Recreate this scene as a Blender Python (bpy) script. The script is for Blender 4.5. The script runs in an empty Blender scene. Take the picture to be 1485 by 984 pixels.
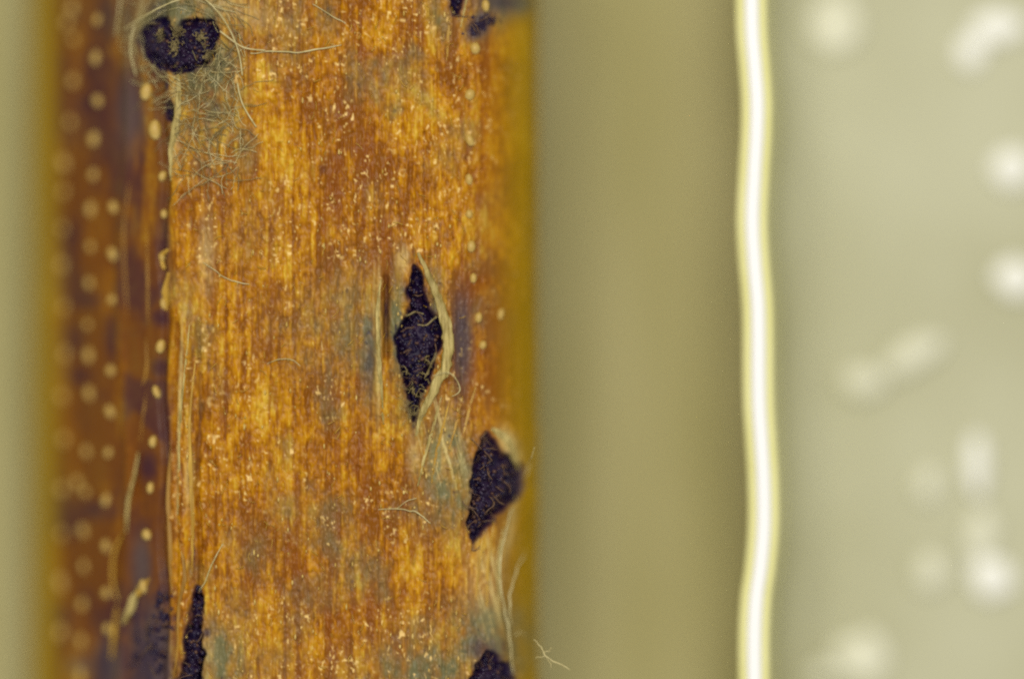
import bpy, math
import numpy as np
from mathutils import Vector

# ------------------------------------------------------------------ scene, camera, light
# One Blender unit is one millimetre: the stem is about two millimetres thick.
sc = bpy.context.scene
sc.unit_settings.system = 'METRIC'
sc.unit_settings.scale_length = 0.001
C = sc.collection
PX = 350.0            # photograph pixels per millimetre in the plane of focus
D = 80.0              # working distance of the microscope, mm
UC, VC = 742.5, 492.0

cam = bpy.data.cameras.new('camera')
co = bpy.data.objects.new('camera', cam); C.objects.link(co)
co.location = (0, 0, D)
cam.sensor_width = 36.0
cam.lens = 36.0 * D / (1485 / PX)
cam.clip_start = 1.0; cam.clip_end = 400.0
cam.dof.use_dof = True
cam.dof.focus_distance = D - 0.02
cam.dof.aperture_fstop = 0.043
sc.camera = co

w = bpy.data.worlds.new('World'); sc.world = w; w.use_nodes = True
w.node_tree.nodes['Background'].inputs[0].default_value = (1.0, 0.97, 0.86, 1)
w.node_tree.nodes['Background'].inputs[1].default_value = 0.50

def area(name, loc, size, power, col):
    l = bpy.data.lights.new(name, 'AREA'); l.size = size; l.energy = power; l.color = col
    o = bpy.data.objects.new(name, l); C.objects.link(o); o.location = loc
    o.rotation_euler = (Vector((0, 0, -0.3)) - Vector(loc)).to_track_quat('-Z', 'Y').to_euler()
    return o
area('gooseneck_lamp_right', (5, 18, 68), 22, 24000, (1.0, 0.95, 0.84))
area('gooseneck_lamp_left', (-18, 32, 60), 12, 11500, (1.0, 0.95, 0.84))

sc.view_settings.view_transform = 'Standard'
sc.view_settings.look = 'None'
sc.view_settings.exposure = 0.0
sc.view_settings.gamma = 1.0
sc.render.engine = 'CYCLES'
sc.cycles.max_bounces = 6
sc.cycles.use_denoising = False
sc.cycles.filter_width = 2.2

# ------------------------------------------------------------------ helpers
rng = np.random.default_rng(7)
def X(u, z=0.0): return (np.asarray(u, float) - UC) / PX * (D - z) / D
def Y(v, z=0.0): return (VC - np.asarray(v, float)) / PX * (D - z) / D

_lat = {}
def lattice(seed):
    if seed not in _lat: _lat[seed] = np.random.default_rng(1000 + seed).random((256, 256))
    return _lat[seed]
def noise(u, v, su, sv, seed):
    a = np.asarray(u) / su + 37.1; b = np.asarray(v) / sv + 51.7
    i = np.floor(a).astype(int); j = np.floor(b).astype(int)
    f = a - i; g = b - j
    f = f * f * (3 - 2 * f); g = g * g * (3 - 2 * g)
    L = lattice(seed); i0 = i % 256; i1 = (i + 1) % 256; j0 = j % 256; j1 = (j + 1) % 256
    return (L[i0, j0] * (1 - f) + L[i1, j0] * f) * (1 - g) + (L[i0, j1] * (1 - f) + L[i1, j1] * f) * g
def fbm(u, v, su, sv, seed, o=4):
    t = 0; a = 1.0; n = 0
    for k in range(o):
        t = t + a * noise(u, v, su / 2 ** k, sv / 2 ** k, seed + k); n += a; a *= 0.55
    return t / n
def sstep(a, b, x):
    t = np.clip((x - a) / (b - a), 0, 1); return t * t * (3 - 2 * t)

def poly_sd(poly, u, v):
    p = np.array(poly, float); q = np.roll(p, -1, 0)
    d = np.full(u.shape, 1e9); ins = np.zeros(u.shape, bool)
    for (ax, ay), (bx, by) in zip(p, q):
        ex, ey = bx - ax, by - ay
        t = np.clip(((u - ax) * ex + (v - ay) * ey) / (ex * ex + ey * ey + 1e-9), 0, 1)
        d = np.minimum(d, np.hypot(u - ax - t * ex, v - ay - t * ey))
        if ay != by:
            c = ((ay > v) != (by > v)) & (u < ex * (v - ay) / ey + ax)
            ins ^= c
    return np.where(ins, -d, d)

def mesh_obj(name, verts, faces, mat, parent=None, smooth=True):
    me = bpy.data.meshes.new(name)
    verts = np.asarray(verts, np.float32)
    if isinstance(faces, np.ndarray):
        k = faces.shape[1]
        me.vertices.add(len(verts)); me.vertices.foreach_set('co', verts.ravel())
        me.loops.add(faces.size); me.loops.foreach_set('vertex_index', faces.ravel().astype(np.int32))
        me.polygons.add(len(faces)); me.polygons.foreach_set('loop_start', np.arange(0, faces.size, k, dtype=np.int32))
        me.update(calc_edges=True); me.validate()
    else:
        me.from_pydata(verts.tolist(), [], [list(map(int, f)) for f in faces]); me.update()
    if smooth: me.polygons.foreach_set('use_smooth', np.ones(len(me.polygons), bool))
    me.materials.append(mat)
    o = bpy.data.objects.new(name, me); C.objects.link(o)
    if parent is not None: o.parent = parent
    return o
def tag(o, label=None, cat=None, group=None, kind=None):
    if label: o['label'] = label
    if cat: o['category'] = cat
    if group: o['group'] = group
    if kind: o['kind'] = kind
    return o
def root(name, label, cat, group=None):
    o = bpy.data.objects.new(name, None); C.objects.link(o); o.empty_display_size = 0.05
    return tag(o, label, cat, group)
def attr(o, name, rgb):
    a = o.data.attributes.new(name, 'FLOAT_COLOR', 'POINT')
    n = len(rgb); buf = np.ones((n, 4), np.float32); buf[:, :3] = rgb
    a.data.foreach_set('color', buf.ravel())

# ------------------------------------------------------------------ materials
class NT:
    def __init__(s, name):
        s.m = bpy.data.materials.new(name); s.m.use_nodes = True
        s.t = s.m.node_tree; s.b = s.t.nodes['Principled BSDF']
    def n(s, typ, **k):
        x = s.t.nodes.new(typ)
        for a, b in k.items(): setattr(x, a, b)
        return x
    def l(s, a, b): s.t.links.new(a, b)
    def mix(s, fac, a, b):
        x = s.n('ShaderNodeMix', data_type='RGBA')
        for sock, val in ((x.inputs[0], fac), (x.inputs[6], a), (x.inputs[7], b)):
            if hasattr(val, 'links'): s.l(val, sock)
            elif isinstance(val, (int, float)): sock.default_value = val
            else: sock.default_value = (*val, 1)
        return x.outputs[2]
    def noise(s, scale, detail=3, stretch=None):
        tc = s.n('ShaderNodeTexCoord'); out = tc.outputs['Object']
        if stretch:
            mp = s.n('ShaderNodeMapping'); mp.inputs['Scale'].default_value = stretch; s.l(out, mp.inputs[0]); out = mp.outputs[0]
        x = s.n('ShaderNodeTexNoise'); x.inputs['Scale'].default_value = scale; x.inputs['Detail'].default_value = detail
        s.l(out, x.inputs['Vector']); return x.outputs['Fac']
    def ramp(s, fac, stops):
        x = s.n('ShaderNodeValToRGB'); e = x.color_ramp.elements
        while len(e) < len(stops): e.new(0.5)
        for k, (p, c) in enumerate(stops): e[k].position = p; e[k].color = (*c, 1) if len(c) == 3 else c
        s.l(fac, x.inputs[0]); return x.outputs[0]
    def attr(s, name):
        a = s.n('ShaderNodeAttribute', attribute_name=name); sp = s.n('ShaderNodeSeparateColor')
        s.l(a.outputs['Color'], sp.inputs[0]); return sp.outputs
    def bump(s, fac, strength, dist):
        x = s.n('ShaderNodeBump'); x.inputs['Strength'].default_value = strength; x.inputs['Distance'].default_value = dist
        s.l(fac, x.inputs['Height']); s.l(x.outputs[0], s.b.inputs['Normal'])
    def fin(s, col, rough=0.5, spec=0.5, sss=0.0, rad=(0.06, 0.03, 0.01)):
        if hasattr(col, 'links'): s.l(col, s.b.inputs['Base Color'])
        else: s.b.inputs['Base Color'].default_value = (*col, 1)
        s.b.inputs['Roughness'].default_value = rough
        s.b.inputs['Specular IOR Level'].default_value = spec
        return s.m

def plain(name, c0, c1, scale=20, rough=0.5, spec=0.5, stretch=None, bump=0.0):
    t = NT(name); nz = t.noise(scale, 4, stretch)
    col = t.ramp(nz, [(0.3, c0), (0.7, c1)])
    if bump: t.bump(nz, bump, 0.02)
    return t.fin(col, rough, spec)

def stem_material():
    t = NT('stem_skin')
    a = t.attr('masks_a')      # mottle, cell tint, flank pigment with painted shade
    b = t.attr('masks_b')      # grey stain, black crust and flap shade, pale tissue
    c = t.attr('masks_c')      # purple blotches, painted glints, red-brown streak
    base = t.ramp(a[0], [(0.12, (0.23, 0.070, 0.0)), (0.34, (0.39, 0.145, 0.0)), (0.60, (0.53, 0.240, 0.0)), (0.92, (0.66, 0.41, 0.035))])
    dark = t.mix(0.55, base, (0.20, 0.075, 0.001))
    col = t.mix(a[1], dark, base)
    col = t.mix(c[2], col, (0.22, 0.06, 0.004))
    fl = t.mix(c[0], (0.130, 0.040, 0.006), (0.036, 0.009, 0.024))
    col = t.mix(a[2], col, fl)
    col = t.mix(t.attr('masks_d')[0], col, (0.34, 0.215, 0.004))  # olive edge glow painted over the skin colour
    col = t.mix(b[0], col, (0.150, 0.138, 0.062))
    col = t.mix(t.attr('masks_d')[1], col, (0.105, 0.075, 0.070))  # purple-grey patches, including the shade painted beside the flap
    col = t.mix(b[2], col, (0.66, 0.53, 0.22))
    col = t.mix(c[1], col, (0.80, 0.55, 0.20))
    col = t.mix(b[1], col, (0.010, 0.004, 0.036))
    m = t.fin(col, 0.38, 0.18)
    return m
M = {}
M['stem'] = stem_material()
M['tubercle'] = plain('tubercle_wax', (0.38, 0.22, 0.02), (0.68, 0.50, 0.17), 14, 0.45, 0.5)
M['tissue'] = plain('dry_epidermis', (0.20, 0.14, 0.025), (0.60, 0.48, 0.18), 22, 0.5, 0.4, (3.2, 0.6, 1), 0.6)
M['yellow_tissue'] = plain('yellow_fibre_tissue', (0.33, 0.17, 0.005), (0.58, 0.36, 0.045), 11, 0.45, 0.5, (5, 0.5, 1), 0.3)
M['brown_tissue'] = plain('brown_fibre_tissue', (0.22, 0.10, 0.008), (0.42, 0.23, 0.03), 10, 0.5, 0.4, (5, 0.5, 1), 0.3)
M['fungus'] = plain('black_fungus_crust', (0.003, 0.001, 0.026), (0.026, 0.009, 0.034), 24, 0.5, 0.3)
M['brown_granule'] = plain('brown_granule', (0.030, 0.012, 0.016), (0.12, 0.055, 0.030), 22, 0.4, 0.4)
M['granule'] = plain('black_granule', (0.005, 0.0015, 0.028), (0.020, 0.007, 0.036), 22, 0.35, 0.5)
M['hypha'] = plain('pale_hypha', (0.40, 0.33, 0.13), (0.64, 0.56, 0.30), 20, 0.45, 0.5)
M['olive_hypha'] = plain('olive_hypha', (0.13, 0.10, 0.04), (0.32, 0.25, 0.10), 20, 0.5, 0.5)
M['brown_hypha'] = plain('brown_hypha', (0.07, 0.03, 0.025), (0.16, 0.09, 0.04), 20, 0.45, 0.5)
M['plate'] = plain('stage_plate_paint', (0.335, 0.305, 0.128), (0.420, 0.385, 0.195), 1.6, 0.7, 0.2, (2.2, 0.35, 1))
M['tray'] = plain('tray_plastic', (0.40, 0.395, 0.255), (0.50, 0.50, 0.36), 1.1, 0.55, 0.3)
M['lip'] = plain('lip_fringe_plastic', (0.75, 0.73, 0.31), (0.81, 0.79, 0.39), 3, 0.4, 0.4)  # yellow stands in for the lens colour fringe along the rim
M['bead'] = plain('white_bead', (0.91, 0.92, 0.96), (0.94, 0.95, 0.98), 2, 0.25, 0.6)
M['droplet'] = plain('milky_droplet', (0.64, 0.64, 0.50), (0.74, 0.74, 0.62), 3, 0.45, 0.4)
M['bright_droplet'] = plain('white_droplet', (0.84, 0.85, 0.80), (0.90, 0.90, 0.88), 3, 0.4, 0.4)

# ------------------------------------------------------------------ setting: the plate under everything
ZP = -1.15
n = 24
gx, gy = np.meshgrid(np.linspace(-9, 9, n), np.linspace(-7, 7, n), indexing='ij')
idx = np.arange(n * n).reshape(n, n)
q = np.stack([idx[:-1, :-1], idx[1:, :-1], idx[1:, 1:], idx[:-1, 1:]], -1).reshape(-1, 4)
o = mesh_obj('ground', np.stack([gx.ravel(), gy.ravel(), np.full(n * n, ZP)], -1), q, M['plate'])
tag(o, 'smooth olive beige stage plate under the stem', kind='structure')

# ------------------------------------------------------------------ stem profile
ctrl = [(44, -0.86), (50, -0.72), (70, -0.56), (110, -0.41), (155, -0.26), (205, -0.13), (245, -0.055), (290, -0.022), (350, -0.005),
        (450, 0.0), (550, 0.0), (620, -0.004), (680, -0.03), (720, -0.085), (752, -0.17), (773, -0.27), (781, -0.40),
        (770, -0.62), (700, -0.92), (580, -1.09), (415, -1.15), (250, -1.13), (130, -1.07), (76, -0.97)]
NTOP = 16
def catmull(pts, closed=True, m=60):
    P = np.array(pts, float); k = len(P); out = []
    for i in range(k if closed else k - 1):
        p0, p1, p2, p3 = (P[(i + j - 1) % k] if closed else P[min(max(i + j - 1, 0), k - 1)] for j in range(4))
        t = np.linspace(0, 1, m, endpoint=False)[:, None]
        out.append(0.5 * (2 * p1 + (p2 - p0) * t + (2 * p0 - 5 * p1 + 4 * p2 - p3) * t ** 2 + (3 * p1 - p0 - 3 * p2 + p3) * t ** 3))
    if not closed: out.append(P[-1:])
    return np.concatenate(out)
dense = catmull(ctrl)
topd = dense[:NTOP * 60 + 1]; botd = dense[NTOP * 60:]
def resample(c, step):
    d = np.hypot(np.diff(c[:, 0]), np.diff(c[:, 1]) * PX); s = np.concatenate([[0], np.cumsum(d)])
    k = max(8, int(s[-1] / step)); t = np.linspace(0, s[-1], k + 1)
    return np.stack([np.interp(t, s, c[:, 0]), np.interp(t, s, c[:, 1])], -1), t
top, s_top = resample(topd, 1.3)
bot, _ = resample(np.vstack([botd, dense[:1]]), 14)
bot = bot[1:-1]
zu = topd[np.argsort(topd[:, 0])]
def zsurf(u): return np.interp(u, zu[:, 0], zu[:, 1])
_du = np.gradient(zu[:, 1], np.maximum(zu[:, 0], 1e-6))

# ------------------------------------------------------------------ where the fungus breaks through (pixel outlines on the skin)
F_ROUND = [(204, 60), (209, 45), (220, 33), (238, 27), (252, 30), (252, 34), (257, 46), (263, 42), (265, 33), (272, 28), (290, 26), (308, 32), (318, 47),
           (317, 62), (313, 82), (300, 96), (280, 103), (256, 106), (236, 99), (216, 82)]
F_SPINDLE = [(601, 385), (610, 398), (616, 420), (619, 446), (632, 462), (640, 480), (637, 505), (628, 528), (622, 552), (610, 580),
             (599, 618), (593, 590), (590, 555), (580, 520), (573, 490), (584, 468), (593, 450), (592, 420)]
F_DIAMOND = [(703, 627), (712, 640), (724, 656), (738, 662), (750, 676), (754, 696), (748, 716), (728, 735), (710, 748), (697, 768),
             (684, 794), (680, 765), (678, 742), (684, 712), (679, 704), (685, 680), (690, 650)]
F_LOWER = [(704, 945), (712, 950), (722, 958), (734, 962), (742, 985), (738, 1030), (715, 1050), (690, 1030), (678, 990), (688, 972), (696, 956)]
F_CRACK = [(286, 850), (293, 862), (291, 890), (290, 905), (294, 930), (293, 955), (288, 985), (284, 1030), (262, 1040), (250, 1000), (262, 975),
           (272, 955), (268, 930), (278, 905), (279, 885), (281, 868)]
F_SMEAR = [(236, 862), (246, 872), (244, 900), (240, 930), (236, 960), (232, 1010), (222, 1050), (200, 1040), (192, 985), (196, 935), (206, 905), (222, 885)]
F_WEDGE = [(650, -60), (676, -60), (671, 0), (664, 24), (657, 22), (653, 0)]
F_TILT = [(676, 50), (682, 32), (702, 18), (713, 24), (708, 38), (692, 54), (681, 58)]
F_DOT = [(241, 150), (247, 145), (253, 152), (255, 168), (250, 178), (244, 172)]
HOLES = [(F_ROUND, 0.05), (F_SPINDLE, 0.07), (F_DIAMOND, 0.06), (F_LOWER, 0.05), (F_CRACK, 0.08), (F_WEDGE, 0.06), (F_DOT, 0.05)]

# ------------------------------------------------------------------ stem skin
V = np.arange(-150, 1136, 1.8)
nu, nv = len(top), len(V)
Ug = np.repeat(top[:, 0][:, None], nv, 1); Sg = np.repeat(s_top[:, None], nv, 1); Vg = np.repeat(V[None], nu, 0)
def blob(u0, v0, ru, rv, p=1.0, ang=0.0):
    a = math.radians(ang); du = Ug - u0; dv = Vg - v0
    x = du * math.cos(a) + dv * math.sin(a); y = -du * math.sin(a) + dv * math.cos(a)
    return np.exp(-((x / ru) ** 2 + (y / rv) ** 2) ** p)

warp = 16 * (fbm(Ug, Vg, 160, 300, 3, 3) - 0.5) + 14 * (fbm(Ug, Vg, 24, 140, 5, 3) - 0.5)
CW = 6.6
sw = Sg + warp
ci = np.floor(sw / CW).astype(int); cf = sw / CW - ci
fv = np.zeros_like(cf); cr = np.zeros_like(cf); cr2 = np.zeros_like(cf)
for c in range(ci.min(), ci.max() + 1):
    m = ci == c
    if not m.any(): continue
    cuts = np.cumsum(np.random.default_rng(c + 500).uniform(7, 46, 130)) - 190
    vv = Vg[m]; k = np.searchsorted(cuts, vv); k = np.clip(k, 1, len(cuts) - 1)
    fv[m] = (vv - cuts[k - 1]) / (cuts[k] - cuts[k - 1])
    rr = np.random.default_rng(c + 9000).random((2, len(cuts)))
    cr[m] = rr[0][k]; cr2[m] = rr[1][k]
dome = np.sqrt(np.clip(1 - (2 * cf - 1) ** 2, 0, 1)) * np.clip(1 - (2 * fv - 1) ** 4, 0, 1)
fine = noise(Ug, Vg, 2.6, 4.0, 11)
fine2 = noise(Ug, Vg, 3.4, 9.0, 12)
rough = fbm(Ug, Vg, 9, 22, 21, 3)
streak = fbm(Ug, Vg, 7, 260, 31, 3)
streak2 = fbm(Ug, Vg, 4.4, 30, 34, 3)
und = fbm(Ug, Vg, 70, 200, 41, 4)
topface = sstep(236, 262, Ug + 8 * (rough - .5)) * (1 - 0.75 * sstep(668, 735, Ug))
edge_u = 246 + 10 * (fbm(0 * Vg, Vg, 10, 60, 44, 3) - .5)
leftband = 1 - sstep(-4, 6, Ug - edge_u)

# unevenness of the skin in millimetres along the profile normal
H = (0.012 * (und - .5) + 0.005 * (rough - .5) + 0.005 * (streak - .5))
H += topface * (0.0022 * dome * (.3 + 1.2 * fbm(Ug, Vg, 40, 50, 13, 2)) + 0.0045 * (fine - .5) + 0.0045 * (fine2 - .5) + .010 * (streak2 - .5))
glass = (cr2 > 0.90) & (topface > .5)
H += .008 * sstep(.74, .97, noise(Ug, Vg, 4.2, 5.5, 112)) * topface
# folded ridge between top face and left flank, with its long furrows
lowr = sstep(440, 480, Vg)
H += 0.020 * np.exp(-((Ug - 268 - 4 * np.sin(Vg / 70)) / 11) ** 2) * lowr
H -= 0.030 * np.exp(-((Ug - 289 - 2 * np.sin(Vg / 40)) / 3.2) ** 2) * sstep(455, 500, Vg) * (0.45 + .55 * sstep(780, 860, Vg))
H -= 0.014 * np.exp(-((Ug - 256 - 3 * np.sin(Vg / 55)) / 3.0) ** 2) * lowr
H += 0.016 * np.exp(-((Ug - 258) / 8) ** 2) * (1 - lowr)
H -= 0.022 * np.exp(-((Ug - 238 - 4 * np.sin(Vg / 33)) / 5) ** 2)
H += 0.012 * leftband * np.exp(-((Ug - 182 - 6 * np.sin(Vg / 90)) / 6) ** 2)
# long ribs on the top face
for k, uu in enumerate((318, 352, 398, 436, 470, 505, 548, 586, 624, 655)):
    H += 0.005 * np.exp(-((Ug - uu - 6 * np.sin(Vg / 130 + k)) / 5) ** 2)
# lips of the split beside the spindle, raised skin around the round fruiting body
spin = blob(606, 490, 58, 150, 1.3)
H += 0.035 * spin
H -= 0.035 * np.exp(-((Ug - 560) / 3.2) ** 2) * sstep(385, 420, Vg) * (1 - sstep(500, 545, Vg))
H += 0.016 * np.exp(-((Ug - 549) / 5) ** 2) * sstep(380, 430, Vg) * (1 - sstep(580, 640, Vg))
H += 0.030 * blob(715, 700, 60, 95, 1.2)
H += 0.030 * blob(262, 66, 85, 75, 1.2)
H += 0.024 * blob(712, 985, 60, 70, 1.2)
sdmin = np.full(Ug.shape, 1e3)
for poly, dep in HOLES:
    p = np.array(poly); lo = p.min(0) - 40; hi = p.max(0) + 40
    m = (Ug > lo[0]) & (Ug < hi[0]) & (Vg > lo[1]) & (Vg < hi[1])
    sd = poly_sd(poly, Ug[m], Vg[m]) + 14 * (fbm(Ug[m], Vg[m], 13, 16, 115, 4) - .5)
    H[m] -= dep * (1 - sstep(-6, 3, sd))
    sdmin[m] = np.minimum(sdmin[m], sd)

# pigment masks, with painted shade, glints and edge glow among them
mott = 0.44 + 1.0 * (fbm(Ug, Vg, 100, 130, 51, 4) - .5) + 0.85 * (fbm(Ug, Vg, 30, 46, 61, 4) - .5) + 0.45 * (streak - .5) + .38 * (streak2 - .5) + 0.22 * (fine - .5) + 0.30 * (fine2 - .5) + .30 * (fbm(Ug, Vg, 9, 14, 63, 2) - .5)
mott += 0.10 * (1 - sstep(300, 360, Ug)) * topface
mott -= 0.10 * blob(470, 120, 170, 150) + 0.10 * blob(480, 760, 100, 160) - 0.10 * blob(420, 560, 140, 100)
mott -= .20 * sstep(.58, .80, noise(Ug + .5 * warp, Vg, 3.6, 240, 117)) * topface
mott -= 0.16 * sstep(675, 715, Ug)
celltint = np.clip(0.35 + 0.55 * sstep(0.05, 0.55, dome) * (0.5 + .5 * cr) + .5 * (streak2 - .5) + .25 * (fine2 - .5), 0, 1)
celltint = celltint * topface + (1 - topface) * (0.75 + .2 * rough)
flank = np.clip(leftband * (0.92 - 0.35 * sstep(.52, .75, fbm(Ug, Vg, 22, 130, 71, 4))), 0, 1)  # red-brown pigment, deepened to carry the shade of this side
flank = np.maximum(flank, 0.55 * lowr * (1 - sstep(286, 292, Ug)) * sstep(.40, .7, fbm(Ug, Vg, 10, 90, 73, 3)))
purple = np.clip(sstep(.50, .70, fbm(Ug, Vg, 50, 80, 81, 4)), 0, 1) * .8
for (a, b_, c_, d_) in ((190, 150, 28, 70), (163, 488, 10, 34), (231, 533, 12, 16), (216, 676, 14, 22), (206, 828, 16, 40), (236, 345, 14, 30),
                        (120, 150, 26, 20), (110, 545, 26, 12), (140, 740, 40, 14), (120, 435, 30, 12), (232, 460, 14, 14), (150, 960, 40, 40), (165, 20, 30, 40)):
    purple = np.maximum(purple, blob(a, b_, c_, d_, 1.5))
br = 0.55 + 0.9 * (fbm(Ug, Vg, 14, 26, 91, 3) - .5) * 2
stain = np.zeros_like(H)
for (a, b_, c_, d_, k) in ((300, 120, 52, 90, .95), (262, 30, 76, 50, .95), (330, 40, 40, 60, .35), (300, 220, 40, 50, .3), (536, 500, 18, 90, .85), (505, 470, 60, 90, .5), (577, 480, 14, 95, .9), (630, 440, 14, 70, .6), (606, 600, 16, 40, .6), (450, 480, 60, 70, .3),
                        (598, 580, 40, 50, .45), (648, 690, 42, 84, .98), (640, 745, 60, 30, .6), (700, 930, 70, 60, .9), (620, 965, 90, 50, .8), (540, 985, 70, 40, .4),
                        (320, 955, 40, 60, .9), (380, 960, 60, 30, .35), (640, 15, 22, 50, .6), (735, 0, 40, 30, .9), (700, 15, 40, 40, .6), (365, 800, 30, 40, .35),
                        (340, 900, 40, 60, .3), (420, 470, 60, 60, .18), (645, 430, 14, 40, .2), (400, 20, 40, 60, .3), (360, 340, 60, 60, .15), (720, 800, 20, 60, .25)):
    stain = np.maximum(stain, k * blob(a, b_, c_, d_, 1.2))
stain = np.maximum(stain, .42 * sstep(.48, .74, fbm(Ug, Vg, 60, 90, 111, 4)) * topface)
stain = np.clip(stain * (br * .9 + .35) * 1.15, 0, 1)
black = np.clip(1 - sstep(-2, 7, sdmin), 0, 1)
for (a, b_, c_, d_, k, ang) in ((669, 490, 15, 70, .35, 0), (662, 560, 12, 30, .5, 0), (561, 455, 4, 60, .85, 0), (535, 530, 8, 40, .35, 0), (694, 38, 14, 24, .85, 35), (232, 12, 16, 10, .7, 0),  # first blob deepens the shade painted beside the flap
                           (245, 122, 4, 8, .9, 0), (256, 895, 7, 6, .75, 0), (255, 910, 6, 6, .6, 0), (300, 917, 7, 7, .75, 0), (238, 866, 7, 10, .8, 0),
                           (292, 965, 18, 14, .6, 0), (257, 963, 9, 9, .7, 0), (150, 985, 14, 50, .7, 0), (215, 960, 36, 60, .65, 0), (205, 900, 14, 30, .5, 0), (290, 500, 2.2, 30, .5, 0),
                           (290, 600, 2.2, 60, .5, 0), (281, 790, 3, 26, .8, 0), (284, 835, 6, 10, .4, 0), (600, 372, 3, 14, .7, 0), (598, 610, 5, 22, .5, 0),
                           (505, 572, 4, 5, .6, 0), (690, 900, 20, 30, .25, 0), (307, 40, 8, 6, .6, 0), (330, 80, 5, 5, .7, 0), (340, 48, 7, 6, .6, 0), (468, 245, 6, 8, .35, 0),
                           (690, 938, 18, 14, .5, 0), (725, 0, 30, 14, .5, 0), (386, 270, 8, 20, .25, 0)):
    black = np.maximum(black, k * blob(a, b_, c_, d_, 1.6, ang) * np.clip(.55 + 1.3 * (rough - .3), 0, 1))
speck = (fbm(Ug, Vg, 7, 10, 95, 2) > .83) * stain
black = np.clip(np.maximum(black, .7 * speck), 0, 1)
pale = np.zeros_like(H)
for (a, b_, c_, d_, k, ang) in ((549, 500, 4, 110, .55, 0), (543, 440, 2, 60, .4, 0), (300, 370, 12, 60, .35, 0), (585, 375, 10, 20, .5, 0), (734, 645, 12, 26, .75, -22),
                           (256, 170, 6, 70, .5, 0), (205, 30, 8, 60, .25, 10), (300, 950, 16, 40, .25, 0), (262, 590, 3, 130, .7, 2), (275, 690, 6, 50, .45, 0),
                           (700, 850, 30, 60, .25, 0), (640, 640, 14, 60, .25, 10), (600, 660, 10, 26, .35, 0), (340, 10, 60, 20, .35, 20), (735, 770, 8, 60, .35, 8)):
    pale = np.maximum(pale, k * blob(a, b_, c_, d_, 1.3, ang) * np.clip(.4 + 1.2 * fine2, 0, 1))
clus = 0.25 + 1.0 * sstep(.44, .62, fbm(Ug, Vg, 60, 80, 97, 3))
Uw = Ug + 5 * fine2 + .45 * Vg; Vw = Vg + 6 * (rough - .5) - .3 * Ug
spk = sstep(.77, .95, noise(Uw, Vw, 4.0, 4.6, 112)) * sstep(.40, .62, streak2) + .7 * sstep(.84, .98, noise(Ug + 50 + 4 * fine, Vg, 3.0, 9.0, 113))
def slant(a0, su, sv, seed):
    a = math.radians(a0); return fbm(Ug * math.cos(a) + Vg * math.sin(a), -Ug * math.sin(a) + Vg * math.cos(a), su, sv, seed, 3)
fan = slant(-14, 5, 90, 116)
fmask = np.maximum(blob(645, 635, 40, 75, 1.4, 12), blob(712, 840, 26, 80, 1.4, 6))
pale = np.maximum(pale, .75 * fmask * sstep(.50, .68, fan))
glint = spk * topface * clus  # small highlights on the skin, painted into the colour
glint = np.clip(glint * (1 - .8 * black), 0, 1)
olive = np.maximum(.85 * sstep(698, 772, Ug), .9 * (1 - sstep(64, 96, Ug)))  # translucent glow and blur tone of the stem edges, painted as colour
bruise_shade = np.zeros_like(H)  # purple tissue patches, plus the flap's shade painted into the skin
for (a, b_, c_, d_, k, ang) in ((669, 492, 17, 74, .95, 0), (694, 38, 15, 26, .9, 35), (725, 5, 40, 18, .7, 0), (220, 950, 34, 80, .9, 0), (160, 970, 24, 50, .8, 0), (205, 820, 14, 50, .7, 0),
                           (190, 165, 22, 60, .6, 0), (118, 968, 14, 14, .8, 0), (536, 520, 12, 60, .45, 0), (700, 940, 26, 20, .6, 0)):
    bruise_shade = np.maximum(bruise_shade, k * blob(a, b_, c_, d_, 1.5, ang) * np.clip(.5 + 1.2 * fbm(Ug, Vg, 14, 34, 118, 3), 0, 1))
redst = np.clip(sstep(.56, .72, fbm(Ug, Vg, 12, 70, 98, 3)) * .6, 0, 1) * topface + 0.34 * np.exp(-((Ug - 703 - 5 * np.sin(Vg / 60)) / 22) ** 2) * (1 - .6 * sstep(520, 640, Vg))

# build the mesh: fine top grid joined to a coarse underside
tu = np.gradient(X(top[:, 0], top[:, 1])); tz = np.gradient(top[:, 1])
nl = np.hypot(tu, tz); nx, nz = -tz / nl, tu / nl
fade = sstep(0, 20, np.minimum(s_top, s_top[-1] - s_top))[:, None]
Hh = H * fade
Xg = X(top[:, 0], top[:, 1])[:, None] + nx[:, None] * Hh
Zg = top[:, 1][:, None] + nz[:, None] * Hh
Yg = np.repeat(((VC - V) / PX)[None], nu, 0)
vt = np.stack([Xg, Yg, Zg], -1).reshape(-1, 3)
nb = len(bot)
vb = np.stack([np.repeat(X(bot[:, 0], bot[:, 1])[:, None], nv, 1), np.repeat(((VC - V) / PX)[None], nb, 0), np.repeat(bot[:, 1][:, None], nv, 1)], -1).reshape(-1, 3)
tot = nu + nb
I = np.arange(tot * nv).reshape(tot, nv)
In = np.roll(I, -1, 0)
quads = np.stack([I[:, :-1], I[:, 1:], In[:, 1:], In[:, :-1]], -1).reshape(-1, 4)
stem = root('plant_stem', 'dry orange-brown plant stem with rows of yellow bumps and black fungus spots', 'stem')
stem.location = (X(415), 0, ZP)
off = np.array(stem.location)
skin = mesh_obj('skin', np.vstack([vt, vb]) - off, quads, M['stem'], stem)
zb = np.zeros((nb * nv, 3), np.float32)
def masks(*c): return np.vstack([np.stack([np.clip(x, 0, 1).ravel() for x in c], -1), zb])
attr(skin, 'masks_a', masks(mott, celltint, flank))
attr(skin, 'masks_b', masks(stain, black, pale))
attr(skin, 'masks_c', masks(purple, glint, redst))
attr(skin, 'masks_d', masks(olive, bruise_shade, olive))
tag(skin, 'striated orange skin of the stem, dark red-brown along one flank')
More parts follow.
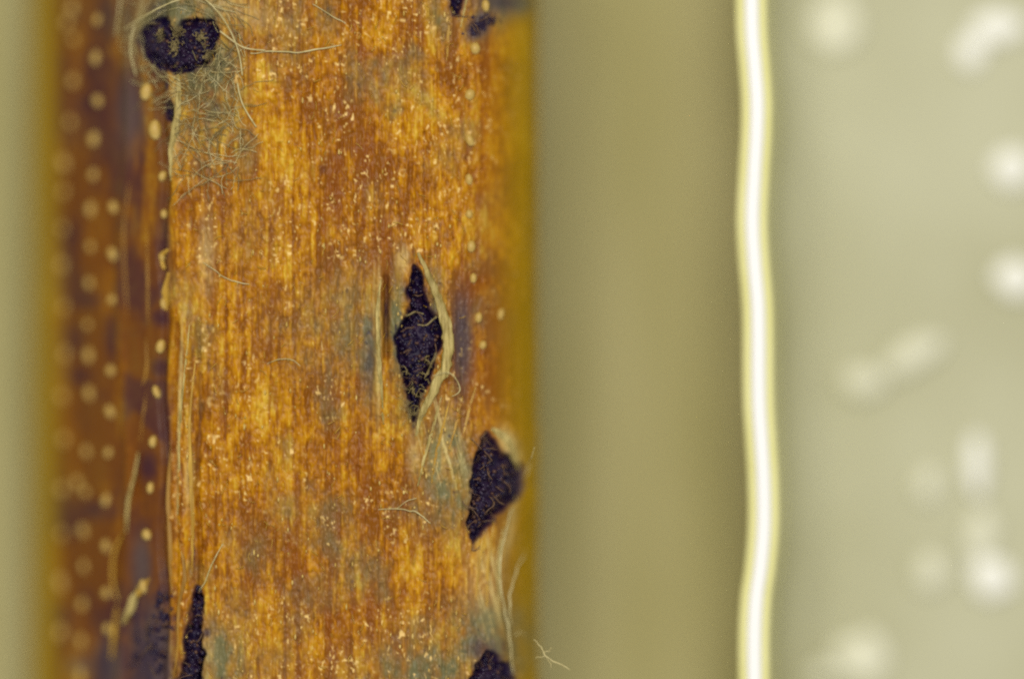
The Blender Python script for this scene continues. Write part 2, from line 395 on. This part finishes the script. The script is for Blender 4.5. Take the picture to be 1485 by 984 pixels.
# closed ends (outside the frame)
capv = []; capf = []
for e, r in enumerate((0, -1)):
    ring = np.vstack([vt.reshape(nu, nv, 3)[::6, r], vb.reshape(nb, nv, 3)[:, r]]) - off
    f = np.arange(len(ring)); mesh_obj('cut_end', ring, [f[::-1] if e == 0 else f], M['brown_tissue'], stem, False)

Hi = lambda u, v: float(H[min(np.searchsorted(top[:, 0], u), nu - 1) if True else 0, min(max(int((v - V[0]) / 1.8), 0), nv - 1)])
def surf(u, v, up=0.0):
    """point on the stem's skin seen at photo pixel (u, v), lifted by up mm"""
    z = float(zsurf(u)); h = Hi(u, v)
    return np.array([float(X(u, z)), (VC - v) / PX, z + h + up])

# ------------------------------------------------------------------ wax bumps in rows along both flanks
TUB = [(105, 8), (107, 55), (107, 115), (102, 175), (93, 235), (93, 276), (91, 330), (90, 383), (93, 445), (95, 513), (90, 575), (93, 637), (90, 710), (90, 775), (88, 845), (88, 918),
       (142, 27), (140, 82), (142, 145), (137, 200), (136, 252), (132, 302), (132, 357), (130, 410), (128, 470), (129, 515), (130, 570), (126, 655), (124, 714), (121, 770), (122, 822), (120, 877), (118, 930), (117, 980),
       (164, 368), (165, 300), (163, 434), (161, 537), (160, 597), (158, 656), (154, 725), (154, 792), (154, 860), (156, 912),
       (213, 132), (225, 188), (236, 255), (238, 310), (235, 372), (237, 440), (233, 502), (227, 568), (222, 640), (218, 707), (213, 775), (208, 850),
       (704, 8), (689, 70), (681, 137), (681, 203), (680, 260), (680, 310), (683, 357), (686, 403), (694, 460), (700, 500), (726, 455), (98, 30), (112, 700)]
def ico(sub=1):
    import bmesh
    b = bmesh.new(); bmesh.ops.create_icosphere(b, subdivisions=sub, radius=1.0)
    v = np.array([x.co[:] for x in b.verts]); f = [[x.index for x in g.verts] for g in b.faces]; b.free()
    return v, np.array(f)
iv, iF = ico(2)
ivs, ifs = ico(1)
tub_meshes = []
for k in range(5):
    v = iv * (1 + 0.22 * (fbm(iv[:, 0] * 40 + 70 * k, iv[:, 1] * 40 + iv[:, 2] * 33, 22, 22, 120 + k, 2) - .5)[:, None])
    v = v * np.array([6.8, 8.8, 6.5]) / PX
    me = bpy.data.meshes.new('tubercle'); me.from_pydata(v.tolist(), [], iF.tolist()); me.polygons.foreach_set('use_smooth', np.ones(len(me.polygons), bool))
    me.materials.append(M['tubercle']); tub_meshes.append(me)
for k, (u, v) in enumerate(TUB):
    o = bpy.data.objects.new('tubercle', tub_meshes[k % 5]); C.objects.link(o); o.parent = stem
    big = 1.28 if (u, v) in ((213, 132), (225, 188)) else (1.0 if u > 650 else 1.0)
    s = big * rng.uniform(.8, 1.12)
    o.location = surf(u, v, 0.003 * s) - off
    o.scale = (s * rng.uniform(.85, 1.1), s * rng.uniform(.85, 1.25), s)
    o.rotation_euler = (0, -math.atan(float(np.interp(u, zu[:, 0], _du)) * PX) * .8, rng.uniform(-.4, .4))

# ------------------------------------------------------------------ strips of lifted skin, splinters, threads
def ribbon(name, pts, mat, parent, width, thick=0.012, curl=0.0, tilt=0.0, label=None, lift=True, seed=0, off=off, nw=9, lf=.55):
    """strip swept along photo-pixel points (u, v, lift mm); width in px (list or number), curled across its width"""
    P = catmull(pts, False, 14); m = len(P)
    wd = np.interp(np.linspace(0, 1, m), np.linspace(0, 1, len(width)), width) if hasattr(width, '__len__') else np.full(m, width)
    Q = np.array([surf(a, b, c * lf - .002) for a, b, c in P])
    # smooth heights so the strip does not copy every cell
    zz = np.convolve(np.pad(Q[:, 2], 6, 'edge'), np.ones(13) / 13, 'valid'); Q[:, 2] = np.maximum(zz, Q[:, 2] - .004)
    T = np.gradient(Q, axis=0); T /= np.linalg.norm(T, axis=1)[:, None] + 1e-9
    side = np.stack([T[:, 1], -T[:, 0], 0 * T[:, 0]], -1); side /= np.linalg.norm(side, axis=1)[:, None] + 1e-9
    up = np.cross(side, T); up *= np.sign(up[:, 2:3] + 1e-9)
    ts = np.linspace(-1, 1, nw); tv = []; bv = []
    for i in range(m):
        for t in ts:
            jag = 1 + .5 * (noise(t * 0 + np.sign(t) * 9, i * 6.0, 1.5, 16, 130 + seed) - .5) * abs(t)
            a = t * wd[i] / 2 / PX * jag
            z = .6 * curl * (1 - t * t) * wd[i] / 2 / PX + tilt * a + 0.006 * (noise(t * 14, i * 7.0, 4, 60, 140 + seed) - .5)
            p = Q[i] + side[i] * a + up[i] * z
            tv.append(p); bv.append(p - up[i] * thick * (1 - .6 * t * t))
    A = np.arange(m * nw).reshape(m, nw); B = A + m * nw
    F = []
    for i in range(m - 1):
        for j in range(nw - 1):
            F.append((A[i, j], A[i, j + 1], A[i + 1, j + 1], A[i + 1, j])); F.append((B[i, j], B[i + 1, j], B[i + 1, j + 1], B[i, j + 1]))
        F.append((A[i, 0], A[i + 1, 0], B[i + 1, 0], B[i, 0])); F.append((A[i, -1], B[i, -1], B[i + 1, -1], A[i + 1, -1]))
    for j in range(nw - 1):
        F.append((A[0, j], B[0, j], B[0, j + 1], A[0, j + 1])); F.append((A[-1, j], A[-1, j + 1], B[-1, j + 1], B[-1, j]))
    o = mesh_obj(name, np.vstack([tv, bv]) - off, F, mat, parent)
    if label: tag(o, label)
    return o

def tube_geo(Q, r, sides=5):
    """tapered tube along 3D points"""
    Q = np.asarray(Q, float); m = len(Q); T = np.gradient(Q, axis=0); T /= np.linalg.norm(T, axis=1)[:, None] + 1e-9
    s1 = np.cross(T, (0.13, 0.1, 1.0)); s1 /= np.linalg.norm(s1, axis=1)[:, None] + 1e-9; s2 = np.cross(s1, T)
    rr = np.full(m, r) if np.isscalar(r) else np.asarray(r)
    a = np.arange(sides) / sides * 2 * math.pi
    v = (Q[:, None] + rr[:, None, None] * (np.cos(a)[None, :, None] * s1[:, None] + np.sin(a)[None, :, None] * s2[:, None])).reshape(-1, 3)
    k = np.arange(m * sides).reshape(m, sides); kn = np.roll(k, -1, 1)
    f = np.stack([k[:-1], kn[:-1], kn[1:], k[1:]], -1).reshape(-1, 4).tolist()
    f.append(k[0][::-1].tolist()); f.append(k[-1].tolist())
    return v, f
def join(geos):
    vs = []; fs = []; n = 0
    for v, f in geos:
        vs.append(v); fs += [[i + n for i in g] for g in f]; n += len(v)
    return np.vstack(vs), fs
def path3(pts, wig=0.0, seed=0, m=10):
    P = catmull(pts, False, m)
    Q = np.array([surf(min(max(a, 60), 770), b, c) if 60 < a < 770 else (float(X(a, zsurf(770))), (VC - b) / PX, float(zsurf(770)) + .14 + c) for a, b, c in P])
    if wig:
        g = np.random.default_rng(seed); k = len(Q); x = np.arange(k)
        for d in range(3): Q[:, d] += wig * (.6 if d == 2 else 1) * (noise(x, x * 0 + d * 9.7, 5, 1, 150 + seed % 60) - .5)
    # keep threads from copying every cell of the skin
    z = np.convolve(np.pad(Q[:, 2], 3, 'edge'), np.ones(7) / 7, 'valid'); Q[:, 2] = np.maximum(z, Q[:, 2])
    return Q

M_T, M_Y, M_B = M['tissue'], M['yellow_tissue'], M['brown_tissue']
ribbon('epidermis_flap', [(606, 366, .01), (618, 390, .02), (632, 425, .035), (645, 462, .05), (650, 500, .055), (646, 532, .05), (632, 560, .03), (612, 600, .015), (603, 632, .004)],
       M_T, stem, [3, 7, 11, 14, 15, 15, 13, 8, 3], .012, .5, .2, 'pale cream lip of torn skin beside the spindle split', seed=1)
ribbon('epidermis_flap', [(552, 405, .004), (548, 450, .010), (549, 510, .012), (552, 560, .010), (556, 615, .002)], M_T, stem, [2, 5, 6, 6, 2], .01, .5, 0, seed=3)
ribbon('epidermis_flap', [(258, 108, .012), (259, 140, .018), (256, 175, .016), (251, 215, .010), (249, 262, .003)], M_T, stem, [5, 8, 11, 12, 5], .012, .6, 0,
       'pale strip of skin running down from the round fungus', seed=4)
ribbon('epidermis_flap', [(712, 622, .01), (728, 632, .02), (742, 655, .022), (752, 680, .014)], M_T, stem, [5, 15, 13, 4], .012, .4, .1, 'whitish lifted skin over the angular fungus', seed=5)
for k, (pts, wd, mt) in enumerate([
        ([(640, 575, .012), (628, 620, .014), (615, 665, .010), (606, 705, .003)], [3, 8, 8, 3], M_T),
        ([(652, 580, .012), (642, 620, .014), (632, 660, .010), (626, 700, .004)], [3, 7, 7, 3], M_Y),
        ([(668, 585, .010), (660, 620, .012), (650, 655, .008)], [3, 6, 3], M_Y),
        ([(690, 560, .008), (680, 595, .012), (672, 630, .008)], [3, 8, 3], M_Y),
        ([(702, 770, .006), (696, 800, .012), (692, 835, .010), (690, 870, .003)], [3, 10, 10, 3], M_Y),
        ([(716, 755, .008), (710, 790, .014), (706, 830, .012), (706, 880, .004)], [4, 12, 12, 4], M_Y),
        ([(731, 742, .010), (727, 780, .016), (722, 820, .016), (722, 865, .010), (724, 905, .003)], [4, 10, 12, 10, 3], M_T),
        ([(748, 720, .008), (745, 760, .012), (740, 800, .010)], [3, 9, 3], M_T),
        ([(655, 10, .006), (650, 50, .008), (648, 95, .003)], [3, 7, 3], M_Y),
        ([(680, -20, .01), (674, 12, .014), (668, 40, .006)], [4, 6, 3], M_T)]):
    ribbon('fibre_strip', pts, mt, stem, [x * .55 for x in wd], .006, .4, 0, seed=10 + k, lf=.3)
for k, (pts, wd, mt) in enumerate([
        ([(199, 655, .03), (194, 690, .05), (188, 730, .05), (181, 772, .03)], [2, 6, 6, 2], M_T),
        ([(180, 768, .03), (168, 800, .04), (163, 840, .03), (168, 872, .01)], [2, 5, 5, 2], M_Y),
        ([(200, 850, .02), (192, 875, .045), (181, 905, .03)], [4, 18, 6], M_T),
        ([(172, 880, .02), (165, 915, .03), (160, 955, .01)], [3, 9, 3], M_Y),
        ([(217, 838, .01), (206, 856, .03), (194, 872, .02)], [3, 12, 4], M_Y),
        ([(183, -10, .01), (176, 35, .02), (170, 75, .005)], [3, 6, 2], M_B),
        ([(273, 470, .006), (268, 540, .012), (263, 600, .012), (258, 680, .008), (256, 760, .002)], [2, 4, 5, 4, 2], M_T),
        ([(284, 520, .006), (278, 600, .010), (276, 680, .012), (277, 760, .010), (280, 830, .002)], [2, 5, 8, 7, 2], M_Y),
        ([(246, 640, .004), (244, 720, .010), (250, 800, .010), (247, 860, .003)], [2, 8, 10, 3], M_B),
        ([(262, 780, .004), (266, 830, .012), (262, 880, .012), (256, 940, .010), (250, 1000, .004)], [3, 7, 8, 7, 3], M_B),
        ([(274, 905, .012), (278, 925, .016), (271, 950, .012)], [2, 3, 2], M_T),
        ([(186, 260, .004), (182, 330, .012), (181, 400, .012), (184, 460, .003)], [2, 5, 5, 2], M_B),
        ([(213, 330, .004), (216, 400, .010), (212, 470, .003)], [2, 5, 2], M_B),
        ([(248, 395, .006), (240, 425, .020), (238, 450, .012)], [10, 14, 6], M_Y),
        ([(246, 362, .01), (237, 372, .015), (240, 390, .008)], [6, 9, 5], M_Y),
        ([(212, 490, .004), (211, 530, .012), (209, 560, .003)], [2, 5, 2], M_B),
        ([(204, 640, .002), (206, 600, .008), (216, 560, .003)], [2, 4, 2], M_B)]):
    ribbon('splinter', [(a + 2.5 * math.sin(b / 17.0 + k), b, c) for a, b, c in pts], mt, stem, [x * .75 for x in wd], .010, .4, 0, seed=30 + k)

# tiny glossy fuzz and scales all over the top face (too fine to pick apart)
geos = []
for k in range(260):
    u = rng.uniform(262, 690); v = rng.uniform(-20, 1005)
    a = rng.normal(math.pi / 2, .75); L = rng.uniform(4, 15)
    pts = [(u, v, .004)]; bend = rng.normal(0, .35)
    for j in range(2):
        u += math.cos(a) * L / 2; v += math.sin(a) * L / 2; a += bend; pts.append((u, v, .005))
    geos.append(tube_geo(path3(pts, m=3), rng.uniform(.4, .7) / PX, 4))
o = mesh_obj('surface_fuzz', *(lambda g: (g[0] - off, g[1]))(join(geos)), M['yellow_tissue'], stem); tag(o, kind='stuff')
geos = []
for k in range(260):
    u = rng.uniform(262, 672); v = rng.uniform(-20, 1005); s = rng.uniform(1.0, 2.4) / PX
    geos.append((ivs * s * np.array([.8, rng.uniform(1, 2.6), .7]) + surf(u, v, .003), ifs.tolist()))
o = mesh_obj('wax_specks', *(lambda g: (g[0] - off, g[1]))(join(geos)), M['tubercle'], stem); tag(o, kind='stuff')

# ------------------------------------------------------------------ fungal fruiting bodies
def crust(poly, rise, grain, seed, step=1.6, jag=5.0, sub=0.03, dens=30.0):
    p = np.array(poly, float); lo = p.min(0) - 6; hi = p.max(0) + 6
    gu = np.arange(lo[0], hi[0], step); gv = np.arange(lo[1], hi[1], step)
    A, B = np.meshgrid(gu, gv, indexing='ij')
    sd = poly_sd(poly, A, B) + jag * (fbm(A, B, 11, 11, 160 + seed, 4) - .5) * 3.2 + 5 * (noise(A, B, 4.5, 5.5, 180 + seed) - .5)
    g = np.random.default_rng(seed); k = int((hi - lo).prod() / dens)
    pu = g.uniform(lo[0], hi[0], k); pv = g.uniform(lo[1], hi[1], k); pr = g.uniform(2.6, 5.2, k)
    bump = np.zeros_like(A)
    for a, b, r in zip(pu, pv, pr):
        m = (abs(A - a) < r) & (abs(B - b) < r)
        h = np.clip(1 - ((A[m] - a) ** 2 + (B[m] - b) ** 2) / r ** 2, 0, 1)
        bump[m] = np.maximum(bump[m], np.sqrt(h) * r / 4)
    z0 = zsurf(A) - sub
    z = z0 + rise * sstep(0, 16, -sd) + grain * bump + .012 * (fbm(A, B, 22, 22, 170 + seed, 2) - .5)
    ok = sd < 0
    cell = ok[:-1, :-1] & ok[1:, :-1] & ok[1:, 1:] & ok[:-1, 1:]
    ids = np.arange(A.size).reshape(A.shape)
    Q = np.stack([ids[:-1, :-1], ids[:-1, 1:], ids[1:, 1:], ids[1:, :-1]], -1)[cell]
    used = np.unique(Q); re = -np.ones(A.size, int); re[used] = np.arange(len(used)); Q = re[Q]
    def pt(zz): return np.stack([X(A, zsurf(A)).ravel()[used], ((VC - B) / PX).ravel()[used], zz.ravel()[used]], -1)
    T = pt(z); Bt = pt(z0 - .05); n = len(used)
    from collections import Counter
    cnt = Counter(); 
    for f in Q:
        for i in range(4): cnt[(f[i], f[(i + 1) % 4])] += 1
    walls = [(b, a, a + n, b + n) for (a, b) in cnt if (b, a) not in cnt]
    faces = np.vstack([Q, Q[:, ::-1] + n, np.array(walls)])
    inside = np.argwhere(sd < 6.5)
    pts = [(A[i, j], B[i, j], z[i, j]) for i, j in inside]
    return np.vstack([T, Bt]), faces, pts

def fruiting(poly, label, rise=.04, grain=.012, seed=1, ngr=60, threads=10, name='fungal_fruiting_body', gr=(1.6, 3.4), jag=5.0, sub=.03, tmat='brown_hypha', group=None):
    V_, F_, pts = crust(poly, rise, grain, seed, jag=jag, sub=sub)
    c = V_.mean(0); c[2] = V_[:, 2].min()
    r = root(name, label, 'fungus', group); r.location = c
    mesh_obj('crust', V_ - c, F_, M['fungus'], r)
    g = np.random.default_rng(seed + 77); geos = []
    for k in range(ngr * 3):
        u, v, z = pts[g.integers(len(pts))]; s = g.uniform(*gr) / PX
        q = ivs * s * g.uniform(.7, 1.25, 3) + np.array([float(X(u, z)), (VC - v) / PX, z + s * .35])
        geos.append((q - c, ifs.tolist()))
    o = mesh_obj('granules', *join([q for i, q in enumerate(geos) if i % 4]), M['granule'], r); tag(o, kind='stuff')
    o = mesh_obj('brown_granules', *join(geos[::4]), M['brown_granule'], r); tag(o, kind='stuff')
    if threads:
        geos = []
        for k in range(threads):
            u, v, z = pts[g.integers(len(pts))]; a = g.uniform(0, 6.28); L = g.uniform(8, 26); P = []
            for j in range(6):
                P.append((float(X(u, z)), (VC - v) / PX, z + .012 + .004 * math.sin(j)))
                u += math.cos(a) * L / 5; v += math.sin(a) * L / 5; a += g.normal(0, .3)
            P = np.array(P); P[:, 2] += .006
            geos.append(tube_geo(P - c, g.uniform(.5, 1.0) / PX, 4))
        o = mesh_obj('surface_threads', *join(geos), M[tmat], r); tag(o, kind='stuff')
    return r, c

def hyphae(r, c, paths, mat, rad, name='hypha_web'):
    o = mesh_obj(name, *join([tube_geo(path3(p, .008, i + 3) - c, rad, 5) for i, p in enumerate(paths)]), M[mat], r)
    return tag(o, kind='stuff')

f1, c1 = fruiting(F_ROUND, 'large round black granular fungus with a notch, ringed by pale threads', .055, .014, 1, 130, 10, tmat='olive_hypha', jag=4)
g = np.random.default_rng(5); web = []
for k in range(300):                    # pale web round the round body
    a = g.uniform(0, 6.28); R = g.uniform(52, 92); u, v = 264 + R * math.cos(a) * .95, 62 + R * math.sin(a) * 1.0
    if g.random() < .5: u, v = g.uniform(255, 350), g.uniform(95, 260)
    d = a + math.pi / 2 + g.normal(0, .7); L = g.uniform(14, 60); p = []
    for j in range(4):
        p.append((max(u, 175), v, g.uniform(.003, .018))); u += math.cos(d) * L / 3; v += math.sin(d) * L / 3; d += g.normal(0, .25)
    web.append(p)
hyphae(f1, c1, web[:130], 'hypha', .42 / PX)
hyphae(f1, c1, web[130:], 'olive_hypha', .45 / PX)
tuft = []
for cu, cv, sp in ((256, 58, 8), (258, 42, 6), (291, 53, 7), (252, 70, 5), (300, 78, 5), (232, 50, 4)):
    for k in range(22):
        a = g.uniform(0, 6.28); u, v = cu + g.normal(0, sp * .5), cv + g.normal(0, sp * .8); L = g.uniform(4, 9)
        tuft.append([(u, v, .075 + g.uniform(0, .02)), (u + L * .5 * math.cos(a), v + L * .5 * math.sin(a), .085), (u + L * math.cos(a + .5), v + L * math.sin(a + .5), .07)])
hyphae(f1, c1, tuft, 'olive_hypha', .55 / PX, 'olive_tufts')
for p in ([(285, -12, .03), (310, 10, .045), (328, 34, .04), (345, 70, .03), (352, 110, .02)],
          [(182, 42, .03), (215, 20, .05), (250, 4, .05), (285, -8, .03)],
          [(176, -5, .03), (172, 25, .04), (169, 52, .02)],
          [(320, 45, .03), (352, 68, .03), (385, 74, .02)],
          [(345, 120, .01), (352, 150, .015), (372, 185, .006)],
          [(196, 36, .04), (190, 70, .05), (198, 110, .03)]):
    mesh_obj('hypha', *(lambda g_: (g_[0] - c1, g_[1]))(tube_geo(path3(p, .006, 9), 1.1 / PX, 6)), M['hypha'], f1)

fruiting(F_DOT, 'tiny black dot beside the pale strip below the round fungus', .04, .008, 2, 14, 2, gr=(1.2, 2.2), jag=2)
f3, c3 = fruiting(F_SPINDLE, 'long black spindle-shaped fungus lying in a split with pale lips', .05, .014, 3, 110, 26)
g3 = np.random.default_rng(33); low = []
for k in range(60):
    v = g3.uniform(520, 618); u = 604 - (v - 520) * .05 + g3.normal(0, 1) * (16 - (v - 520) * .10); a = g3.uniform(0, 6.28); L = g3.uniform(5, 13)
    low.append([(u, v, .05), (u + L * .5 * math.cos(a), v + L * .5 * math.sin(a), .062), (u + L * math.cos(a + .6), v + L * math.sin(a + .6), .045)])
hyphae(f3, c3, low, 'olive_hypha', .7 / PX, 'olive_tufts')
hyphae(f3, c3, [[(590, 458, .04), (602, 452, .06), (614, 455, .04)], [(606, 470, .05), (620, 470, .06), (632, 460, .04)], [(632, 512, .05), (626, 528, .05), (618, 545, .03)]], 'olive_hypha', 1.6 / PX, 'pale_threads')
f4, c4 = fruiting(F_DIAMOND, 'angular black fungus bulging at the smooth edge of the stem, pointed below', .07, .016, 4, 130, 60)
fruiting(F_LOWER, 'black fungus in a grey stain below the fan of yellow fibres', .055, .014, 5, 90, 24)
fruiting(F_CRACK, 'narrow jagged black fungus filling the long furrow along the stem', .045, .014, 6, 80, 14, jag=7)
fruiting(F_SMEAR, 'dull purple-black smeared fungus patch on the bumpy flank beside the furrow', .020, .010, 7, 60, 10, jag=46, sub=.026)
fruiting(F_WEDGE, 'small black wedge of fungus between two pale fibre strips', .05, .012, 8, 16, 4, jag=2)
fruiting(F_TILT, 'tilted purple-black fungus patch between two yellow bumps', .022, .008, 9, 16, 4, jag=3, sub=.012)

# ------------------------------------------------------------------ loose threads lying on or hanging off the stem: a thing each
def thread(pts, label, rad=1.5, mat='hypha', name='fine_thread', seed=1, side=None, wig=.010):
    rad = rad * .6; pts = [(a, b, c * (.6 if a < 700 else 1)) for a, b, c in pts]
    Q = path3(pts, wig, seed, 12); k = len(Q); t = np.linspace(0, 1, k)
    r = rad / PX * (0.45 + .55 * np.sin(np.pi * np.clip(t, .06, .94)) ** .5) * (1 + .5 * (noise(np.arange(k), np.zeros(k), 3, 1, 190 + seed) - .5))
    geos = [tube_geo(Q, r, 6)]
    if side:
        for s_ in side:
            geos.append(tube_geo(path3(s_, wig, seed + 3, 10), rad * .6 / PX, 5))
    v, f = join(geos); c = v.mean(0); c[2] = v[:, 2].min()
    o = mesh_obj(name, v - c, f, M[mat]); o.location = c
    return tag(o, label, 'thread')
thread([(745, 735, .02), (733, 770, .03), (727, 810, .035), (727, 850, .035), (733, 885, .035), (739, 925, .03), (743, 965, .02), (752, 990, .0)],
       'long pale thread running down the fan of yellow fibres to the stem edge', 2.4, seed=1)
thread([(760, 805, .03), (750, 825, .05), (742, 850, .05), (739, 880, .05), (741, 905, .03)], 'short pale thread joining the long thread from the stem edge', 2.2, seed=2)
thread([(762, 694, .03), (768, 672, .06), (775, 648, .09)], 'straight pale bristle sticking out beside the angular black fungus', 1.3, seed=3, wig=.003)
thread([(774, 925, .10), (784, 936, .12), (790, 950, .14), (803, 958, .15), (815, 963, .14), (826, 971, .12)], 'frayed whitish wisp hanging in the air beyond the stem edge', 1.9, seed=4,
       side=[[(776, 953, .12), (784, 951, .13), (791, 951, .14)], [(789, 945, .14), (796, 942, .15), (800, 938, .16)], [(792, 951, .14), (798, 962, .13), (800, 968, .12)]])
thread([(745, 922, .03), (756, 917, .06), (764, 921, .06)], 'tiny pale hair curled at the stem edge above the wisp', 1.0, seed=5)
thread([(362, 78, .010), (395, 75, .016), (430, 76, .016), (462, 72, .014), (495, 66, .004)], 'pale thread lying crosswise on the orange skin beside the round fungus', 1.9, seed=6)
thread([(452, 5, .006), (480, 22, .012), (505, 36, .004)], 'short pale thread lying slantwise above the crosswise thread', 1.2, seed=7)
thread([(295, 380, .006), (318, 396, .014), (342, 408, .014), (362, 412, .006)], 'curved pale thread on the skin near the stem ridge', 1.3, seed=8)
thread([(288, 860, .01), (300, 838, .014), (310, 812, .012), (324, 788, .004)], 'pale thread slanting away from the black furrow fungus', 1.6, seed=9)
thread([(548, 738, .006), (578, 738, .016), (602, 742, .014), (625, 758, .006)], 'pale forked thread crossing the grey stain beside the angular fungus', 1.5, seed=10,
       side=[[(575, 738, .014), (590, 726, .014), (604, 722, .006)]])
thread([(385, 528, .004), (400, 522, .012), (420, 520, .012), (436, 530, .004)], 'small wavy pale thread in the middle of the orange skin', 1.1, seed=11)
thread([(628, 545, .05), (645, 540, .07), (660, 548, .07), (666, 566, .05), (655, 574, .03)], 'thin looped thread at the lower end of the pale lip', 1.3, seed=12)

# ------------------------------------------------------------------ pale tray beside the stem, with its white rounded lip
LINE = [(-160, 1090), (-60, 1090), (0, 1090), (50, 1091), (100, 1095), (150, 1098), (200, 1097), (250, 1094), (319, 1091), (380, 1094), (440, 1099), (490, 1100), (540, 1100), (590, 1101),
        (640, 1104), (691, 1107), (750, 1108), (791, 1106), (830, 1102), (866, 1097), (920, 1094), (982, 1094), (1060, 1095), (1150, 1095)]
ln = catmull([(b, a) for a, b in LINE], False, 8)
ZL, ZT = -0.15, -0.82
tray = root('plastic_tray', 'pale beige plastic tray with a thin wavy white rim standing beside the stem', 'tray')
tray.location = (float(X(1300, ZP)), 0, ZP); toff = np.array(tray.location)
def sweep(name, sec, mat, extra=0.0, closed=True, label=None):
    """cross-section points (du px from the rim line, z mm) swept along the rim line"""
    k = len(sec); vs = []
    for u, v in ln:
        for du, z in sec: vs.append((float(X(u, ZL)) + du / PX, (VC - v) / PX, z))
    m = len(ln); I = np.arange(m * k).reshape(m, k); Jn = np.roll(I, -1, 1)
    q = np.stack([I[:-1], I[1:], Jn[1:], Jn[:-1]], -1).reshape(-1, 4).tolist()
    q.append(I[0].tolist()); q.append(I[-1][::-1].tolist())
    o = mesh_obj(name, np.array(vs) - toff, q, mat, tray)
    if label: tag(o, label)
    return o
arc = [(23 * math.cos(math.radians(a)), ZL - .04 + .03 * math.sin(math.radians(a))) for a in range(0, 181, 15)]
sweep('lip', arc[::-1] + [(23, ZL - .16), (22, ZT - .06), (22, ZP + .004), (8, ZP + .004), (8, ZT), (-20, ZL - .12)], M['lip'], label='yellowish shoulder under the white rim bead, tinted as a lens colour fringe')
bd = [(11 * math.cos(math.radians(a)), ZL - .012 + .022 * math.sin(math.radians(a))) for a in range(0, 360, 24)]
sweep('white_bead', bd[::-1], M['bead'], label='bright white rounded bead along the rim')
# tray floor, butted to the wall
k = 40; vs = []
uu = [22.6, 60, 150, 300, 520, 900]
for u, v in ln[::4]:
    for a in uu: vs.append((float(X(u, ZL)) + a / PX, (VC - v) / PX, ZT + .03 * (float(fbm(u + a, v, 130, 150, 201, 2)) - .5)))
m = len(ln[::4]); kk = len(uu); top_i = np.arange(m * kk).reshape(m, kk)
vb_ = [(x, y, ZP + .004) for x, y, z in vs]; F = []
n_ = m * kk
for i in range(m - 1):
    for j in range(kk - 1):
        a, b, c, d = top_i[i, j], top_i[i + 1, j], top_i[i + 1, j + 1], top_i[i, j + 1]
        F += [(a, b, c, d), (a + n_, d + n_, c + n_, b + n_)]
    F += [(top_i[i, 0], top_i[i, 0] + n_, top_i[i + 1, 0] + n_, top_i[i + 1, 0]), (top_i[i, -1], top_i[i + 1, -1], top_i[i + 1, -1] + n_, top_i[i, -1] + n_)]
mesh_obj('tray_floor', np.array(vs + vb_) - toff, F, M['tray'], tray)

# droplets and beads of moisture on the tray floor, well below the plane of focus
DROPS = [(1205, 36, 42, 44, 0, 'large faint round droplet on the tray near the white rim, with a dark eye'),
         (1444, 42, 42, 24, 1, 'bright white oval droplet joined to a smaller round one'),
         (1408, 78, 24, 24, 1, 'small round white droplet touching the bright oval one'),
         (1468, 245, 30, 30, 1, 'bright white droplet alone between the joined pair and the plain round one'),
         (1472, 405, 32, 30, 1, 'plain round white droplet, last bright one above the faint elongated smudges'),
         (1250, 552, 34, 24, 0, 'faint round smudge of moisture beside the elongated one'),
         (1322, 514, 52, 24, 0, 'faint elongated smudge of moisture slanting upward'),
         (1416, 672, 18, 48, 2, 'narrow upright white streak of moisture'),
         (1345, 700, 20, 26, 0, 'small faint droplet beside the narrow white streak'),
         (1422, 775, 26, 36, 0, 'pale upright droplet just below the narrow white streak'),
         (1350, 828, 26, 28, 0, 'round pale droplet beside the largest white drop'),
         (1438, 836, 34, 34, 1, 'largest white drop below the narrow streak'),
         (1246, 950, 42, 38, 0, 'large faint ring-like droplet on the tray floor below the smudges'),
         (1190, 975, 26, 15, 0, 'flat faint droplet touching the ring-like one')]
dome_v, dome_f = ico(3)
for k, (u, v, ru, rv, br_, lab) in enumerate(DROPS):
    q = dome_v * np.array([ru, rv, 22 if br_ == 2 else 14]) / PX
    q[:, 2] = np.maximum(q[:, 2], -.012)
    q[:, :2] *= 1 + .5 * (fbm(dome_v[:, 0] * 50 + 31 * k, dome_v[:, 1] * 50, 40, 40, 210, 2) - .5)[:, None]
    if lab.startswith('large faint'):     # hollow middle
        rr = np.hypot(dome_v[:, 0], dome_v[:, 1]); q[:, 2] -= np.where(dome_v[:, 2] > 0, .03 * np.exp(-(rr / .45) ** 2), 0)
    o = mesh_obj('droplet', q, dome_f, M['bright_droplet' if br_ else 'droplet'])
    o.location = (float(X(u, ZT)), float(Y(v, ZT)), ZT + .016)
    if 'slanting' in lab: o.rotation_euler[2] = math.radians(32)
    tag(o, lab, 'droplet', 'droplets on the tray')
